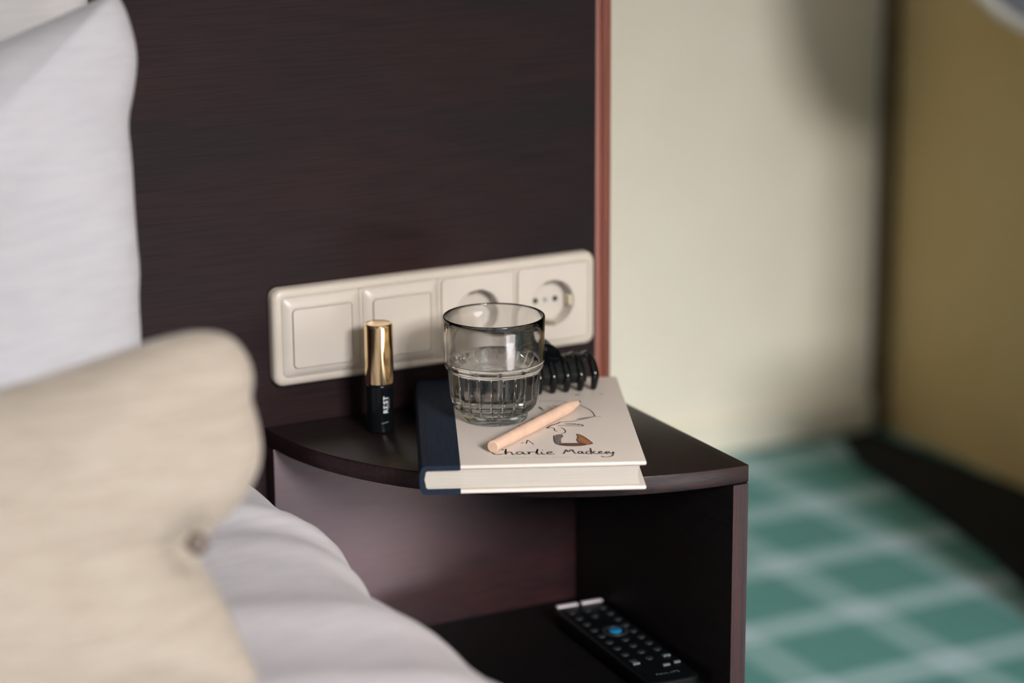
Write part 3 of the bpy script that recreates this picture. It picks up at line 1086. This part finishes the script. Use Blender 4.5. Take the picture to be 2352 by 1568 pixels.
sm = dv.modifiers.new('thickness', 'SOLIDIFY')
sm.thickness = 0.03
sm.offset = -1 if me.polygons[0].normal.z > 0 else 1

# pillows
pl1 = [(-0.30, 0.055), (-0.1974, 0.087), (-0.0784, 0.1264), (-0.0099, 0.1504), (0.0035, 0.1556), (0.0100, 0.1450), (0.0143, 0.122), (0.0144, 0.107), (0.0095, 0.0863), (0.0025, 0.0658), (0.0027, 0.0418),
       (0.0005, 0.006), (-0.0005, -0.0179), (-0.0005, -0.036), (-0.0040, -0.0566), (-0.0050, -0.0821), (-0.0095, -0.1191), (-0.0102, -0.170), (-0.020, -0.215), (-0.06, -0.230), (-0.18, -0.232), (-0.32, -0.228), (-0.45, -0.232), (-0.53, -0.215), (-0.545, -0.10), (-0.53, 0.05), (-0.50, 0.085), (-0.40, 0.045)]
P1, rim1 = inflated('pillow', pl1, 0.062, (-0.1748, -0.2064, 0.7307), (0.9987, -0.0515, 0), (0.0128, 0.2489, 0.9684), (-0.0499, -0.9672, 0.2493), M_white, centre=(-0.26, -0.06), wob=0.007, seed=3.0)
tag(P1, 'white pillow standing upright in front of the other white pillow', 'pillow')
pl2 = [(-0.30, 0.120), (-0.1979, 0.1327), (-0.0767, 0.1477), (-0.0127, 0.1632), (0.0063, 0.1562), (0.0085, 0.1219), (0.0078, 0.0845), (0.0051, 0.0464), (-0.004, -0.0), (-0.012, -0.12), (-0.0196, -0.2173), (-0.0413, -0.262), (-0.20, -0.272), (-0.40, -0.270), (-0.55, -0.262), (-0.575, -0.20), (-0.57, 0.05), (-0.56, 0.15), (-0.52, 0.16), (-0.42, 0.125)]
P2, _ = inflated('pillow', pl2, 0.050, (-0.165, -0.080, 0.7746), (0.9987, -0.0515, 0), (0.0104, 0.18, 0.9795), (-0.0504, -0.9842, 0.17), M_white2, centre=(-0.27, -0.05), wob=0.005, seed=9.0)
tag(P2, 'white pillow at the back leaning on the headboard, its top showing above the front pillow', 'pillow')
cu = [(-0.32, 0.034), (-0.2396, 0.0359), (-0.1766, 0.041), (-0.1245, 0.0489), (-0.0705, 0.0623), (-0.0322, 0.0690), (-0.0083, 0.0645), (0.0019, 0.0480), (0.0026, 0.0322), (-0.0010, 0.0244), (0.0019, 0.0106), (0.0026, -0.0083), (-0.0020, -0.0239), (-0.0170, -0.0423),
      (-0.0369, -0.0568), (-0.0475, -0.0622), (-0.0440, -0.0711), (-0.0377, -0.085), (-0.0296, -0.1058), (-0.022, -0.1305), (-0.0165, -0.146), (-0.0230, -0.154), (-0.0500, -0.156), (-0.15, -0.154), (-0.2593, -0.150), (-0.38, -0.152), (-0.44, -0.148), (-0.455, -0.06), (-0.44, 0.035), (-0.40, 0.045)]
CUo, CUu, CUv, CUn = Vector((-0.1803, -0.4405, 0.6389)), Vector((0.9912, -0.1322, 0)), Vector((0.051, 0.3827, 0.9225)), Vector((-0.1219, -0.9144, 0.3861))
C1, rimc = inflated('cushion', cu, 0.050, CUo, CUu, CUv, CUn, M_beige, centre=(-0.20, -0.06), wob=0.004, seed=5.0, power=1.8, pucker=[(-0.049, -0.062, 0.013, 0.040)])
kn = lathe('tuck_shade', [(0, -.0075), (.0045, -.006), (.0075, 0), (.0045, .006), (0, .0075)], 20, M_tuckshade, C1)  # small brown blob standing in for the shadow in the cushion tuck
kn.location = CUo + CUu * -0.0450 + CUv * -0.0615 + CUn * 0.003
kn['label'] = 'small brown blob for the shadow in the side tuck'
tag(C1, 'beige woven cushion leaning in front of the white pillows on the bed', 'cushion')

# ------------------------------------------------------------------ far corner: shade strip, added shade blockers and bounce sheet, lamp
struct(boxes('corner_shade_strip', [(1.388, 1.4098, 1.078, 1.0998, 0.0005, 2.69)], M_cornershade, None, 0.004))  # dark brown strip added to deepen the shade line in the corner
MT = prism('floor_shade_sheet', smooth_pts([(1.280, 1.06), (1.398, 1.06), (1.398, -0.60), (0.94, -0.60), (1.045, 0.15), (1.13, 0.36), (1.21, 0.62)], 1, True), 0.0005, 0.010, M_floorshade, None, bevel=0.003)  # near-black sheet added where the floor goes dark, part of it shade
tag(MT, 'charcoal black sheet added along the foot of the right wall, deepening the shade there', 'mat')
RG = prism('bounce_sheet', smooth_pts([(0.03, -3.2), (0.98, -3.2), (0.98, -0.75), (0.03, -0.75)], 1, True), 0.0005, 0.018, M_bounce, None, bevel=0.006)  # unseen white sheet, added to throw light back at the bedside things
tag(RG, 'white sheet on the plaid carpet out of view, added to bounce light', 'bounce_sheet')

CLm = lathe('bounce_spot_housing', [(.036, 2.662), (.052, 2.660), (.056, 2.666), (.056, 2.6995), (.036, 2.6995), (.036, 2.662)], 40, M_rim)  # housing added round the bounce spot, out of view
CLm.location = (0.52, -2.1, 0)
tag(CLm, 'small round housing added around the unseen bounce light', 'lamp')
BN = thing('shade_blocker_low', (1.136, -0.12, 0), 'low dark wooden block out of view, added to shade the floor', 'shade_blocker_low')  # unseen, added to cast shade on the floor by the right wall
boxes('seat', [(-0.060, 0.060, -0.42, 0.42, 0.36, 0.42)], M_darkwood, BN, bevel=0.006)
for by in (-0.40, 0.38):
    boxes('side_support', [(-0.050, 0.052, by, by + 0.03, 0.0105, 0.3598)], M_darkwood, BN, bevel=0.003)
boxes('front_board', [(-0.050, -0.030, -0.368, 0.378, 0.0105, 0.3595)], M_darkwood, BN, bevel=0.003)
WD = thing('shade_blocker_tall', (1.34, 0.0, 0), 'tall dark two-door cabinet out of view, added to shade the right wall', 'shade_blocker_tall')  # unseen, added to cast shade over the far corner and right wall
boxes('carcass', [(-0.110, 0.068, -0.55, 0.32, 0.0, 2.1)], M_darkwood, WD, bevel=0.004)
for y0 in (-0.54, -0.122):
    d_ = boxes('door', [(-0.128, -0.1105, y0, y0 + .412, 0.08, 2.06)], M_darkwood, WD, bevel=0.003)
    hy = y0 + (.37 if y0 < -.3 else .04)
    boxes('handle', [(-0.140, -0.1285, hy - .006, hy + .006, 0.95, 1.15)], M_screw, d_, bevel=0.002)

LM = thing('reading_lamp', (1.2147, 0.501, 0.841), 'round grey reading lamp head with a pale rim at the upper right corner', 'lamp', rotz=math.radians(-68))
hd = lathe('shade', [(0.0000, 0.0708), (0.0354, 0.0684), (0.1062, 0.0496), (0.1558, 0.0118), (0.1605, 0.0024), (0.1569, 0.0012), (0.1475, 0.0094), (0.0944, 0.0378), (0.0000, 0.0531)], 64, M_shade, LM)
hd.rotation_euler = (math.radians(-90), 0, 0)
rm = lathe('rim', [(0.1558, 0.0142), (0.1687, 0.0071), (0.1723, 0.0000), (0.1687, -0.0071), (0.1605, -0.0094), (0.1558, -0.0024), (0.1558, 0.0142)], 64, M_rim, LM)
rm.rotation_euler = (math.radians(-90), 0, 0)
tube('arm', [(0, .066, 0), (0, .10, .0), (-.01, .13, -.01), (0, .178, -.02)], .007, M_screw, LM, n=12)
